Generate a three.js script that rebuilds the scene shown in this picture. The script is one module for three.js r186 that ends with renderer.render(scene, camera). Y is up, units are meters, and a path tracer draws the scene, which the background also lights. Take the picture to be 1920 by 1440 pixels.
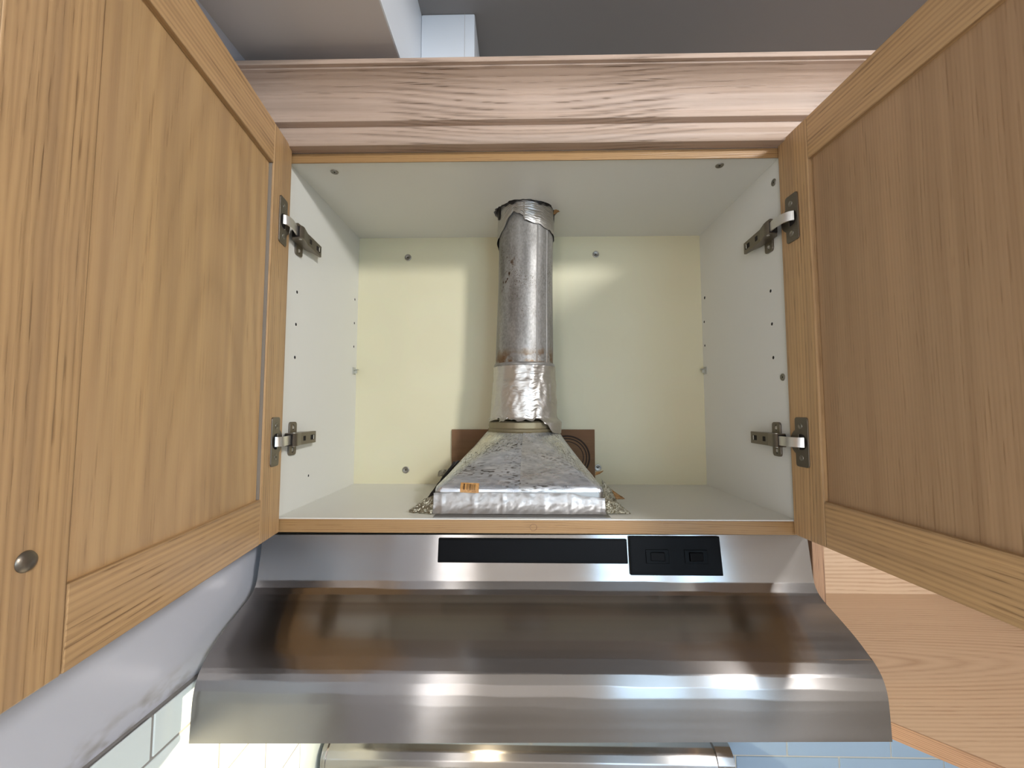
import * as THREE from 'three';
import { RoundedBoxGeometry } from 'three/addons/geometries/RoundedBoxGeometry.js';
import { mergeGeometries, mergeVertices, toCreasedNormals } from 'three/addons/utils/BufferGeometryUtils.js';
import { RectAreaLightUniformsLib } from 'three/addons/lights/RectAreaLightUniformsLib.js';

// ------------------------------------------------------------------ camera, sky, lights, exposure
RectAreaLightUniformsLib.init();
const scene = new THREE.Scene();
const camera = new THREE.PerspectiveCamera(2 * Math.atan(720 / 783.18) * 180 / Math.PI, 4 / 3, 0.02, 30);
camera.position.set(-0.0176, 0.1494, 0.5926);
{ const p = 0.0652, y = 0.0194; camera.lookAt(camera.position.clone().add(new THREE.Vector3(-Math.cos(p) * Math.sin(y), Math.sin(p), -Math.cos(p) * Math.cos(y)))); }
const renderer = new THREE.WebGLRenderer({ antialias: true });
renderer.toneMapping = THREE.LinearToneMapping;
renderer.toneMappingExposure = 1.24;
renderer.shadowMap.enabled = true;
scene.background = new THREE.Color().setRGB(1.5, 2.0, 2.8);      // overcast daylight outside the windows
const WINDOW_LIGHT = 4.4, WINDOW_TINT = [0.48, 0.76, 1.0], FILL_TINT = [1.0, 0.93, 0.85], FILL_LIGHT = 2.7;  // last pair feeds an added left window that brightens shaded parts
const LAMP = { at: [1.10, 0.90, 1.63], power: 7.6, tint: [0.97, 0.98, 1.0], size: 6 };
const HOOD_LAMP = { at: [-0.10, -0.1875, 0.02], power: 0.65, tint: [1.0, 0.87, 0.62] };

// ------------------------------------------------------------------ noise and textures
const hash = (x, y, s) => { let h = Math.imul(x | 0, 374761393) ^ Math.imul(y | 0, 668265263) ^ Math.imul(s | 0, 974634777); h = Math.imul(h ^ (h >>> 13), 1274126177); h ^= h >>> 16; return (h >>> 0) / 4294967296; };
const noise = (x, y, s = 0) => { const ix = Math.floor(x), iy = Math.floor(y), fx = x - ix, fy = y - iy, u = fx * fx * (3 - 2 * fx), v = fy * fy * (3 - 2 * fy);
  const a = hash(ix, iy, s), b = hash(ix + 1, iy, s), c = hash(ix, iy + 1, s), d = hash(ix + 1, iy + 1, s); return (a + (b - a) * u + (c - a) * v + (a - b - c + d) * u * v) * 2 - 1; };
const fbm = (x, y, s = 0, o = 4) => { let t = 0, a = 0.5; for (let i = 0; i < o; i++) { t += a * noise(x, y, s + i * 17); x *= 2.03; y *= 2.03; a *= 0.5; } return t; };
const clamp = (x, a = 0, b = 1) => Math.min(b, Math.max(a, x)), lerp = (a, b, t) => a + (b - a) * t, smooth = (a, b, x) => { const t = clamp((x - a) / (b - a)); return t * t * (3 - 2 * t); };
let seedNow = 7; const rnd = () => hash(seedNow++, 13, 5);
const rgb = (h) => [(h >> 16) & 255, (h >> 8) & 255, h & 255];
// f(x, y in 0..1) -> [r,g,b] in 0..255 (sRGB) or a number (data)
function tex(W, H, f, srgb = true, wrap = THREE.MirroredRepeatWrapping) {
  const d = new Uint8Array(W * H * 4);
  for (let j = 0; j < H; j++) for (let i = 0; i < W; i++) { const c = f((i + 0.5) / W, (j + 0.5) / H), o = (j * W + i) * 4; for (let k = 0; k < 3; k++) d[o + k] = clamp(typeof c === 'number' ? c : c[k], 0, 255); d[o + 3] = 255; }
  const t = new THREE.DataTexture(d, W, H); t.magFilter = THREE.LinearFilter; t.minFilter = THREE.LinearMipmapLinearFilter; t.generateMipmaps = true; t.wrapS = t.wrapT = wrap; if (srgb) t.colorSpace = THREE.SRGBColorSpace; t.needsUpdate = true; return t;
}
const mix3 = (a, b, t) => [lerp(a[0], b[0], t), lerp(a[1], b[1], t), lerp(a[2], b[2], t)];
// Oak: growth rings of a log cut lengthwise (v = along the grain), with pores in the early wood. Size in metres.
function oak({ seed = 1, w = 0.4, h = 0.8, W = 1024, H = 1024, light, dark, grey = light, u0 = 0.2, d0 = 0.05, tilt = 0.03, ring = 0.0045, warp = 0.004, contrast = 0.6, pores = 0.5, blotch = 0.4, patch = 0, streak = 0, bump = false, rough = 0.5 }) {
  const L = rgb(light), D = rgb(dark), Gy = rgb(grey), field = (x, y) => {
    const u = x * w, v = y * h, du = u - u0 + 0.012 * noise(v * 3, 1.5, seed), dz = d0 + tilt * (v - h / 2) + 0.010 * fbm(v * 4, u * 2, seed + 3, 2);
    const r = Math.hypot(du, dz) + warp * fbm(u * 14, v * 2.6, seed + 5, 3), g = r / ring, fr = g - Math.floor(g), late = Math.pow(1 - Math.abs(fr * 2 - 1), 1.5), each = 0.45 + 0.55 * hash(Math.floor(g), 3, seed);
    const fine = noise(u * 1500, v * 26, seed + 9) * 0.5 + noise(u * 700, v * 9, seed + 11) * 0.5, pore = smooth(0.22, 0.62, noise(u * 1300, v * 48, seed + 21) * 0.6 + noise(u * 620, v * 20, seed + 31) * 0.4) * (0.25 + 0.75 * late);
    const bl = fbm(u * 9, v * 3, seed + 40, 3), k = lerp(1, 2.4 * smooth(-0.12, 0.38, fbm(u * 16, v * 7, seed + 50, 2)), patch); return [late * each * k, fine, pore * lerp(1, k, 0.7), bl];
  };
  const map = tex(W, H, (x, y) => { const [late, fine, pore, bl] = field(x, y); let c = mix3(L, D, clamp(contrast * late + 0.16 * fine * rough + pores * pore * 0.75)); c = mix3(c, Gy, clamp(blotch * (bl + 0.25))); const st = streak * (fbm(x * w * 34, y * h * 1.6, seed + 70, 3) + 0.5 * noise(x * w * 130, y * h * 3, seed + 77)); c = mix3(c, mix3(D, Gy, 0.45), clamp(st)); const k = 1 + 0.10 * bl * blotch - 0.10 * Math.min(0, st); return [c[0] * k, c[1] * k, c[2] * k]; });
  map.repeat.set(1 / w, 1 / h);
  let bm = null;
  if (bump) { bm = tex(W, H, (x, y) => { const [late, fine, pore] = field(x, y); return 200 - 120 * pore * (0.4 + late) - 40 * late - 10 * fine; }, false); bm.repeat.set(1 / w, 1 / h); }
  return { map, bm };
}
const std = (o) => new THREE.MeshPhysicalMaterial(o);
function wood(name, o, roughness, bumpScale = 0.0006, extra = {}) { const t = oak(o); const m = std({ map: t.map, roughness, ...extra }); if (t.bm) { m.bumpMap = t.bm; m.bumpScale = bumpScale; } m.name = name; return m; }
const M = {};
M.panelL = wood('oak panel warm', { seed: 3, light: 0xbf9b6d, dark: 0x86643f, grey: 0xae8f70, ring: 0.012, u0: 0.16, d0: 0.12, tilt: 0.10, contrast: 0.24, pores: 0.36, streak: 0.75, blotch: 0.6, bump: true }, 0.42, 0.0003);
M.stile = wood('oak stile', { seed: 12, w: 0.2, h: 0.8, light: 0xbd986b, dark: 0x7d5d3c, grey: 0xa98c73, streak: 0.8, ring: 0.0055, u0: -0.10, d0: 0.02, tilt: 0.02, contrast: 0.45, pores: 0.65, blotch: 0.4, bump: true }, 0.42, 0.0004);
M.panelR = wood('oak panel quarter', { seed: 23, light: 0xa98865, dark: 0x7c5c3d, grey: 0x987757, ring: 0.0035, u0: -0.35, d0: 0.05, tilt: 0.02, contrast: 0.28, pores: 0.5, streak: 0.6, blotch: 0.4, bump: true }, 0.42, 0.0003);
M.crown = wood('limed oak', { seed: 31, w: 0.25, h: 1.0, W: 512, H: 1024, light: 0xb89f8c, dark: 0x6c5848, grey: 0x998778, ring: 0.007, u0: 0.13, d0: 0.008, tilt: 0.035, warp: 0.016, streak: 0.4, contrast: 0.34, pores: 0.50, patch: 0.7, blotch: 0.6, bump: true }, 0.55, 0.0008);
M.edge = wood('oak edge band', { seed: 41, w: 0.2, h: 0.8, W: 512, light: 0xa07d52, dark: 0x70502f, ring: 0.003, u0: -0.2, contrast: 0.4, pores: 0.6, blotch: 0.2, bump: true }, 0.4, 0.0003);
M.redEdge = wood('red oak edge', { seed: 43, w: 0.2, h: 0.8, W: 512, light: 0x9d7a5c, dark: 0x654631, ring: 0.0022, u0: -0.2, contrast: 0.8, pores: 0.7, blotch: 0.2, bump: true }, 0.45, 0.0003);
M.shelf = wood('pale oak', { seed: 57, w: 0.4, h: 0.8, light: 0xc6aa8c, dark: 0x937254, grey: 0xb99c7e, ring: 0.007, u0: 0.2, d0: 0.010, tilt: 0.10, warp: 0.004, contrast: 0.46, pores: 0.45, blotch: 0.3, bump: true }, 0.45, 0.0003);
const plain = (name, color, roughness, metalness = 0, o = {}) => { const m = std({ color, roughness, metalness, ...o }); m.name = name; return m; };
M.melamine = plain('white melamine', 0xdcdad2, 0.35);
M.backboard = (() => { const a = rgb(0xd9d3b4), b = rgb(0xcdc3a0); const m = std({ map: tex(256, 256, (x, y) => mix3(a, b, clamp(0.4 + 0.35 * fbm(x * 3, y * 2, 4, 3)))), roughness: 0.5 }); m.name = 'cream backboard'; m.map.repeat.set(1.4, 1.8); return m; })();
M.paint = (() => { const a = rgb(0xbcbcc2), b = rgb(0x8c857d); const m = std({ map: tex(512, 512, (x, y) => { const z = x * 1.0, yy = y * 0.4; const near = smooth(0.026, 0.0, yy - 0.003 + 0.014 * fbm(z * 12, yy * 40, 5, 3)); return mix3(a, b, clamp(near * (0.2 + 1.5 * fbm(z * 60, yy * 110, 9, 3)) * 0.8)); }, true, THREE.ClampToEdgeWrapping), roughness: 0.3 }); m.name = 'white wall paint'; m.map.repeat.set(1, 2.5); return m; })();
M.wall = plain('greige wall paint', 0xc2bcb4, 0.6);
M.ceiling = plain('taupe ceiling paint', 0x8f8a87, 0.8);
M.ceilingDimmed = plain('taupe ceiling paint darkened as shade', 0x5f5a56, 0.8);  // darker copy of the ceiling paint, so the hood mirrors a dim ceiling
M.soffit = plain('light taupe soffit paint', 0xc6beb8, 0.8);
M.chase = plain('white chase paint', 0xdde0e4, 0.5);
M.floor = plain('grey brown floor', 0x857d74, 0.5);
M.steel = plain('brushed stainless steel', 0x9d9894, 0.27, 1, { anisotropy: 0.93, anisotropyRotation: Math.PI / 2 });
M.steel.roughnessMap = tex(256, 512, (x, y) => [0, 205 + 14 * noise(x * 2, y * 60, 3) + 26 * fbm(x * 5, y * 6, 12, 3), 0], false); M.steel.roughnessMap.repeat.set(1.3, 3);
M.nickel = plain('dark nickel', 0x7c7367, 0.38, 0.85);
M.bright = plain('bright nickel', 0xe0dcd4, 0.3, 0.8);
M.black = plain('black plastic', 0x050608, 0.5, 0, { specularIntensity: 0.2 });
M.blackRim = plain('black rim', 0x030405, 0.45, 0, { specularIntensity: 0.18 });
M.dark = plain('dark hole', 0x1a140f, 0.9);
M.screw = plain('zinc screw', 0x9a958c, 0.35, 1);
M.galv = (() => { // galvanised sheet with spangle and dark flecks, yellower towards its top
  const a = rgb(0xe6e8ec), b = rgb(0xb4b9c0), y1 = rgb(0xd2c8b0), s = 5, map = tex(1024, 1024, (x, y) => { const sp = 0.5 + 0.5 * noise(x * 90, y * 90, s) * 0.7 + 0.3 * noise(x * 200, y * 200, s + 2), fl = smooth(0.30, 0.6, noise(x * 330, y * 300, s + 4)) * smooth(-0.25, 0.5, fbm(x * 16, y * 16, s + 7)); let c = mix3(b, a, clamp(sp)); c = mix3(c, y1, clamp(0.25 + 1.6 * (y * 0.6 - 0.17) + 0.5 * fbm(x * 8, y * 8, s + 9))); return mix3(c, [52, 46, 38], fl * 0.75); });
  map.repeat.set(1 / 0.6, 1 / 0.6); const r = tex(256, 256, (x, y) => [0, 120 + 60 * fbm(x * 14, y * 14, 3) + 30 * noise(x * 110, y * 110, 5), 0], false); r.repeat.set(1 / 0.3, 1 / 0.3);
  const m = std({ map, roughnessMap: r, roughness: 0.72, metalness: 0.85 }); m.name = 'galvanised steel'; return m; })();
M.pipe = (() => { // u runs round the pipe (0.5 = front), v up its height
  const a = rgb(0x9a9792), b = rgb(0x6f6b66), map = tex(1024, 1024, (x, y) => {
    let c = mix3(b, a, clamp(0.55 + 0.6 * fbm(x * 26, y * 6, 61, 4) + 0.25 * noise(x * 170, y * 130, 63) + 0.2 * noise(x * 60, y * 2, 65)));
    const speck = smooth(0.42, 0.66, noise(x * 260, y * 240, 67)) * smooth(0.0, 0.4, fbm(x * 9, y * 7, 68)); c = mix3(c, [70, 58, 44], speck * 0.6);
    const dx = x - 0.385, dy = y - 0.45, along = dx * 0.9 + dy * 0.55, off = dy - dx * 1.6; // scraped rust streak on the upper left
    const streak = smooth(0.035, 0.0, Math.abs(off + 0.03 * noise(x * 60, y * 60, 71))) * smooth(0.12, 0.04, Math.abs(along)) * smooth(0.0, 0.45, noise(x * 90, y * 70, 73)); c = mix3(c, [62, 40, 22], clamp(streak * 1.1));
    const low = smooth(0.10, 0.0, y + 0.03 * fbm(x * 30, 2, 75)) * smooth(-0.15, 0.4, fbm(x * 22, y * 30, 77)); c = mix3(c, [98, 66, 36], clamp(low)); return c; });
  const m = std({ map, roughness: 0.62, metalness: 0.55 }); m.name = 'galvanised pipe'; m.roughnessMap = tex(256, 256, (x, y) => [0, 190 + 50 * fbm(x * 14, y * 6, 3), 0], false); return m; })();
const wrinkle = tex(512, 512, (x, y) => 128 + 110 * (Math.abs(fbm(x * 9, y * 9, 81, 4)) * 2 - 0.5) + 20 * noise(x * 60, y * 60, 83), false);
M.foil = plain('aluminium foil tape', 0xc2beb8, 0.40, 0.95, { bumpMap: wrinkle, bumpScale: 0.0016 });
M.foilFlat = plain('smooth foil tape', 0xb0adaa, 0.46, 0.85, { bumpMap: wrinkle, bumpScale: 0.0008 });
M.collar = plain('grimy crimped zinc', 0x8d836a, 0.5, 0.8);
M.foilDull = plain('grimy foil tape', 0xa59f8c, 0.38, 1, { bumpMap: wrinkle, bumpScale: 0.002 });
M.brownTape = plain('browned tape', 0x8a6436, 0.7);
M.tapeAndGap = plain('blackened tape and gap shade', 0x1d1813, 0.6);
M.flange = plain('dull zinc sheet', 0xa3a29f, 0.4, 1);
M.tileW = plain('white glazed tile', 0xd9e2e0, 0.12);
M.tileDaylit = plain('glazed tile tinted by daylight', 0xa4bacf, 0.12);  // same tile as the left wall, with cool daylight mixed into its colour
M.grout = plain('cream grout', 0xcfc9bb, 0.9);
M.groutBrown = plain('stained grey tile edge', 0x8f8b86, 0.7);
M.clear = plain('clear plastic', 0xd9d8cc, 0.3, 0, { transmission: 0.45 });
M.card = (() => { const a = rgb(0x8d6d4d), b = rgb(0x6f5238), m = std({ map: tex(512, 256, (x, y) => { let c = mix3(b, a, clamp(0.45 + 0.7 * fbm(x * 5, y * 4, 91) + 0.1 * noise(x * 6, y * 120, 93))); const px = x * 0.2934, py = y * 0.118, top = smooth(0.094, 0.100, py); c = mix3(c, [122, 88, 62], top * 0.7); const r = Math.hypot(px - 0.236, py - 0.058); const ring = Math.max(smooth(0.0022, 0.0012, Math.abs(r - 0.046)), smooth(0.0016, 0.0008, Math.abs(r - 0.0405)), smooth(0.0012, 0.0006, Math.abs(r - 0.034))); return mix3(c, [40, 30, 24], ring * 0.85); }, true, THREE.ClampToEdgeWrapping), roughness: 0.85 }); m.name = 'brown cardboard'; return m; })();
M.barcode = (() => { const bars = []; for (let i = 0; i < 46; i++) bars.push(rnd() < 0.56); const m = std({ roughness: 0.5, map: tex(256, 128, (x, y) => { let c = mix3([196, 150, 94], [170, 122, 66], clamp(0.5 + fbm(x * 8, y * 4, 95))); const yy = y + 0.06 * (x - 0.5); if (x > 0.13 && x < 0.83 && yy > 0.30 && yy < 0.90) { const k = bars[Math.floor((x - 0.13) / 0.70 * 46)]; if (k) c = [58, 36, 16]; } else if (yy > 0.14 && yy < 0.24 && x > 0.13 && x < 0.86) c = mix3(c, [110, 72, 34], noise(x * 70, 1, 97) > 0 ? 0.7 : 0); return c; }, true, THREE.ClampToEdgeWrapping) }); m.name = 'barcode sticker print'; return m; })();
M.glow = std({ color: 0xffffff, emissive: new THREE.Color(1, 0.93, 0.82), emissiveIntensity: 6, roughness: 0.5 }); M.glow.name = 'lit opal glass';
M.hoodGlow = std({ color: 0xffffff, emissive: new THREE.Color(1, 0.87, 0.6), emissiveIntensity: 12, roughness: 0.4 }); M.hoodGlow.name = 'lit lamp lens';
M.pane = std({ color: 0xffffff, transmission: 1, roughness: 0, thickness: 0 }); M.pane.name = 'window glass';
M.whiteGloss = plain('white enamel', 0xe4e4e0, 0.25);
for (const m of Object.values(M)) m.side = THREE.DoubleSide;

// ------------------------------------------------------------------ scene helpers
const used = new Map();
function numbered(n) { const k = used.get(n) ?? 0; used.set(n, k + 1); return k ? n + '_' + String(k).padStart(3, '0') : n; }
function thing(name, label, category, pos = [0, 0, 0]) { const o = new THREE.Group(); o.name = numbered(name); o.position.set(...pos); o.userData = { label, category }; scene.add(o); return o; }
function group(name, parent, label) { const o = new THREE.Group(); o.name = name; parent.add(o); if (label) o.userData.label = label; return o; }
function put(name, geo, mat, parent, label) { const o = new THREE.Mesh(geo, mat); o.name = name; o.castShadow = o.receiveShadow = true; parent.add(o); if (label) o.userData.label = label; return o; }
function struct(name, geo, mat) { const o = put(name, geo, mat, scene); o.userData.kind = 'structure'; return o; }
// uv in metres; v runs along the grain axis ('x', 'y' or 'z')
function uvBox(g, grain = 'y', du = 0, dv = 0) {
  if (g.index) g = g.toNonIndexed();
  const P = g.attributes.position, N = g.attributes.normal, uv = new Float32Array(P.count * 2), a = 'xyz'.indexOf(grain);
  for (let i = 0; i < P.count; i++) {
    const n = [Math.abs(N.getX(i)), Math.abs(N.getY(i)), Math.abs(N.getZ(i))], p = [P.getX(i), P.getY(i), P.getZ(i)];
    let k = n.indexOf(Math.max(...n)); const others = [0, 1, 2].filter((q) => q !== k);
    let vA, uA; if (k === a) { [uA, vA] = others; uv[i * 2] = p[uA] + du; uv[i * 2 + 1] = p[vA] * 0.3 + dv; continue; }
    vA = a; uA = others.find((q) => q !== a); uv[i * 2] = p[uA] + du; uv[i * 2 + 1] = p[vA] + dv;
  }
  g.setAttribute('uv', new THREE.BufferAttribute(uv, 2)); return g;
}
// box from min and max corners
function box(a, b, r = 0.0008, grain = 'y', du, dv) {
  const s = [0, 1, 2].map((k) => Math.abs(b[k] - a[k])), rr = Math.min(r, Math.min(...s) * 0.49);
  const g = r > 0 ? new RoundedBoxGeometry(...s, 1, rr) : new THREE.BoxGeometry(...s);
  g.translate((a[0] + b[0]) / 2, (a[1] + b[1]) / 2, (a[2] + b[2]) / 2);
  return uvBox(g, grain, du ?? rnd(), dv ?? rnd());
}
// closed profile [[z, y], ...] swept along x from x0 to x1
function sweep(prof, x0, x1, { nx = 1, crease = 0.6, grainX = false, bend } = {}) {
  const n = prof.length, pos = [], uv = []; let len = [0]; for (let i = 0; i < n; i++) len.push(len[i] + Math.hypot(prof[(i + 1) % n][0] - prof[i][0], prof[(i + 1) % n][1] - prof[i][1]));
  const at = (i, k) => { const q = prof[i % n], x = lerp(x0, x1, k / nx); return bend ? bend(x, q[1], q[0]) : [x, q[1], q[0]]; }, tuv = (i, k) => grainX ? [len[i], lerp(x0, x1, k / nx)] : [lerp(x0, x1, k / nx), len[i]];
  const quad = (i, k) => { for (const [a, b] of [[i, k], [i + 1, k], [i + 1, k + 1], [i, k], [i + 1, k + 1], [i, k + 1]]) { pos.push(...at(a, b)); uv.push(...tuv(a, b)); } };
  for (let i = 0; i < n; i++) for (let k = 0; k < nx; k++) quad(i, k);
  const tri = THREE.ShapeUtils.triangulateShape(prof.map((p) => new THREE.Vector2(p[0], p[1])), []);
  for (const t of tri) { for (const i of t) { pos.push(...at(i, 0)); uv.push(prof[i][0], prof[i][1]); } for (const i of [t[0], t[2], t[1]]) { pos.push(...at(i, nx)); uv.push(prof[i][0], prof[i][1]); } }
  let g = new THREE.BufferGeometry(); g.setAttribute('position', new THREE.Float32BufferAttribute(pos, 3)); g.setAttribute('uv', new THREE.Float32BufferAttribute(uv, 2));
  g.computeVertexNormals(); return toCreasedNormals(g, crease);
}
const spline = (pts, n) => new THREE.CatmullRomCurve3(pts.map((p) => new THREE.Vector3(p[0], p[1], 0)), false, 'centripetal').getPoints(n).map((v) => [v.x, v.y]);
// grid surface from f(s, t) -> [x, y, z]
function grid(nu, nv, f, uvf = (s, t) => [s, t], flip = false) {
  const pos = [], uv = [], idx = []; for (let j = 0; j <= nv; j++) for (let i = 0; i <= nu; i++) { pos.push(...f(i / nu, j / nv)); uv.push(...uvf(i / nu, j / nv)); }
  for (let j = 0; j < nv; j++) for (let i = 0; i < nu; i++) { const a = j * (nu + 1) + i, b = a + 1, c = a + nu + 1, d = c + 1; if (flip) idx.push(a, d, b, a, c, d); else idx.push(a, b, d, a, d, c); }
  const g = new THREE.BufferGeometry(); g.setAttribute('position', new THREE.Float32BufferAttribute(pos, 3)); g.setAttribute('uv', new THREE.Float32BufferAttribute(uv, 2)); g.setIndex(idx); g.computeVertexNormals(); return g;
}
// crumpled sheet between four corners, ragged along its edges, a little thick
function sheet(c, amp, seed, rag = 0.0, n = 14) {
  const v = c.map((p) => new THREE.Vector3(...p)), nrm = new THREE.Vector3().crossVectors(v[1].clone().sub(v[0]), v[3].clone().sub(v[0])).normalize(), cen = v.reduce((a, b) => a.add(b), new THREE.Vector3()).multiplyScalar(0.25);
  const f = (off) => (s, t) => { const p = v[0].clone().lerp(v[1], s).lerp(v[3].clone().lerp(v[2], s), t), e = Math.min(s, t, 1 - s, 1 - t); p.addScaledVector(nrm, off + amp * (Math.abs(fbm(s * 5, t * 5, seed)) * 3 - 0.6) * smooth(0, 0.2, e + 0.06)); if (e < 1e-6 && rag) p.lerp(cen, rag * (hash(Math.round(s * n), Math.round(t * n), seed))); return [p.x, p.y, p.z]; };
  return mergeGeometries([grid(n, n, f(0)), grid(n, n, f(0.0004))]);
}

// applies a matrix and keeps faces outward when the matrix mirrors
function place(g, m) {
  g.applyMatrix4(m); if (m.determinant() > 0) return g;
  if (g.index) { const a = g.index.array; for (let i = 0; i < a.length; i += 3) { const t = a[i]; a[i] = a[i + 1]; a[i + 1] = t; } return g; }
  for (const at of Object.values(g.attributes)) { const n = at.itemSize, a = at.array; for (let i = 0; i < at.count; i += 3) for (let k = 0; k < n; k++) { const t = a[i * n + k]; a[i * n + k] = a[(i + 1) * n + k]; a[(i + 1) * n + k] = t; } }
  return g;
}

// ------------------------------------------------------------------ the room
const XW = -0.402, ZB = -0.295;                                   // left wall face, back wall face
{
  const wl = struct('wall_left', (() => { const g = new THREE.BoxGeometry(0.1, 3.0, 1.6); g.translate(XW - 0.05, -0.15, 0.5); const P = g.attributes.position, u = g.attributes.uv; for (let i = 0; i < P.count; i++) u.setXY(i, P.getZ(i) + 0.3, P.getY(i) + 0.163); return g; })(), M.paint);
  put('tile_backer', box([XW, -0.75, ZB], [XW + 0.0066, -0.1623, 0.62], 0, 'y'), M.groutBrown, wl);
  const rows = [[-0.1623, -0.2045, 0.1495], [-0.2075, -0.3090, 0.048], [-0.3120, -0.4135, 0.1495], [-0.4165, -0.5180, 0.048], [-0.5210, -0.6225, 0.1495], [-0.6255, -0.7270, 0.048]];
  for (const [y1, y0, j] of rows) for (let k = -3; k < 3; k++) { const z0 = Math.max(ZB, j + k * 0.2025 + 0.0016), z1 = j + (k + 1) * 0.2025 - 0.0016; if (z1 - z0 > 0.02 && z1 < 0.65) put('tile', box([XW + 0.003, y0, z0], [XW + 0.0078 + 0.0004 * rnd(), y1, z1], 0.0012), M.tileW, wl); }
  const wb = struct('wall_back', box([-0.5, -1.65, ZB - 0.1], [1.12, 1.3, ZB], 0), M.wall);
  put('tile_backer', box([XW, -0.78, ZB], [1.0, -0.21, ZB + 0.0052], 0), M.grout, wb);
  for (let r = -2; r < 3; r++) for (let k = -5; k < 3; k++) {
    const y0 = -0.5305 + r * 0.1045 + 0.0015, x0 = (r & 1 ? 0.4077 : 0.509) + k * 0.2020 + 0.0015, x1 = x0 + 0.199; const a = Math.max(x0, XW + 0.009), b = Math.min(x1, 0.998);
    if (b - a > 0.02) put('tile', box([a, y0, ZB + 0.0005], [b, y0 + 0.1015, ZB + 0.0068 + 0.0005 * rnd()], 0.0012), M.tileDaylit, wb);
  }
  struct('wall_right', box([1.0, -1.65, ZB], [1.1, 1.3, 0.75], 0), M.wall);
  struct('wall_return', box([1.1, -1.65, 0.65], [2.7, 1.3, 0.75], 0), M.wall);
  struct('floor', box([-0.5, -1.75, -0.4], [2.8, -1.65, 3.1], 0), M.floor);
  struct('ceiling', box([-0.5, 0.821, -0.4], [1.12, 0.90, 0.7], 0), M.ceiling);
  struct('ceiling_main', box([-0.5, 1.25, 0.4], [2.8, 1.35, 3.1], 0), M.ceilingDimmed);
  struct('ceiling_riser', box([-0.5, 0.90, 0.6], [1.12, 1.25, 0.7], 0), M.ceilingDimmed);
  const sf = struct('soffit', box([XW - 0.05, 0.640, ZB], [-0.1862, 0.821, 0.7], 0), M.soffit);
  put('soffit_face', box([-0.1862, 0.6405, ZB], [-0.1842, 0.821, 0.7], 0), M.chase, sf, 'bluish white side of the soffit');
  const dc = struct('duct_chase', box([-0.1842, 0.5395, ZB], [-0.0935, 0.821, -0.0706], 0.002), M.chase);
  put('corner_bead', box([-0.1105, 0.60, -0.0716], [-0.1100, 0.821, -0.0700], 0), M.wall, dc);
  // front wall with its window, side wall, and an added left fill window (behind the photographer)
  struct('wall_front', mergeGeometries([box([-0.5, -1.65, 3.0], [0.56, 1.3, 3.1], 0), box([1.59, -1.65, 3.0], [2.8, 1.3, 3.1], 0), box([0.56, -1.65, 3.0], [1.59, -0.50, 3.1], 0), box([0.56, 0.85, 3.0], [1.59, 1.3, 3.1], 0)]), M.wall);
  struct('wall_side', box([2.7, -1.65, -0.4], [2.8, 1.3, 3.1], 0), M.wall);
  const daylight = (at, to, w, h, power, tint = WINDOW_TINT) => { const L = new THREE.RectAreaLight(new THREE.Color().setRGB(...tint), power, w, h); L.name = 'window_area_light'; L.position.set(...at); L.lookAt(...to); L.castShadow = true; scene.add(L); };
  const w1 = struct('window_1', mergeGeometries([box([0.54, -0.52, 2.985], [0.60, 0.87, 3.05], 0.004), box([1.55, -0.52, 2.985], [1.61, 0.87, 3.05], 0.004), box([1.05, -0.48, 2.985], [1.22, 0.83, 3.05], 0.004), box([0.54, -0.54, 2.97], [1.61, -0.48, 3.05], 0.004), box([0.54, 0.81, 2.985], [1.61, 0.87, 3.05], 0.004)]), M.whiteGloss);
  for (const [x0, x1] of [[0.60, 1.05], [1.22, 1.55]]) { put('window_pane', box([x0, -0.48, 3.02], [x1, 0.81, 3.024], 0), M.pane, w1); daylight([(x0 + x1) / 2, 0.165, 2.975], [(x0 + x1) / 2, 0.165, 0], x1 - x0, 1.29, WINDOW_LIGHT); }
  struct('wall_left_far', mergeGeometries([box([XW - 0.1, -1.65, 1.3], [XW, -0.92, 3.1], 0), box([XW - 0.1, 1.02, 1.3], [XW, 1.3, 3.1], 0), box([XW - 0.1, -0.92, 2.90], [XW, 1.02, 3.1], 0)]), M.wall);
  const X2 = XW - 0.03, w2 = struct('added_window_2', mergeGeometries([[1.30, 1.36], [2.07, 2.13], [2.84, 2.90]].map(([a, b]) => box([X2 - 0.03, -0.92, a], [X2 + 0.045, 1.02, b], 0.004)).concat([box([X2 - 0.03, -0.94, 1.30], [X2 + 0.06, -0.88, 2.90], 0.004), box([X2 - 0.03, 0.96, 1.30], [X2 + 0.045, 1.02, 2.90], 0.004)])), M.whiteGloss);  // invented window, placed as a fill source for the shaded right side
  for (const [z0, z1] of [[1.36, 2.07], [2.13, 2.84]]) { put('window_pane', box([X2 - 0.012, -0.88, z0], [X2 - 0.008, 0.96, z1], 0), M.pane, w2); daylight([X2 + 0.05, 0.04, (z0 + z1) / 2], [2, 0.04, (z0 + z1) / 2], z1 - z0, 1.84, FILL_LIGHT, FILL_TINT); }  // area lights of the invented window, warm fill
  const lamp = thing('pendant_lamp', 'pendant lamp with an opal globe under an added light blocking dome shade', 'lamp', [LAMP.at[0], 1.25, LAMP.at[2]]);
  const cy = LAMP.at[1] - 1.25;
  put('canopy', new THREE.CylinderGeometry(0.05, 0.06, 0.025, 32).translate(0, -0.0125, 0), M.whiteGloss, lamp);
  put('cord', new THREE.CylinderGeometry(0.004, 0.004, -cy - 0.14, 12).translate(0, (cy + 0.11) / 2, 0), M.whiteGloss, lamp);
  put('globe', new THREE.SphereGeometry(0.13, 32, 20).translate(0, cy, 0), M.glow, lamp);
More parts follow.
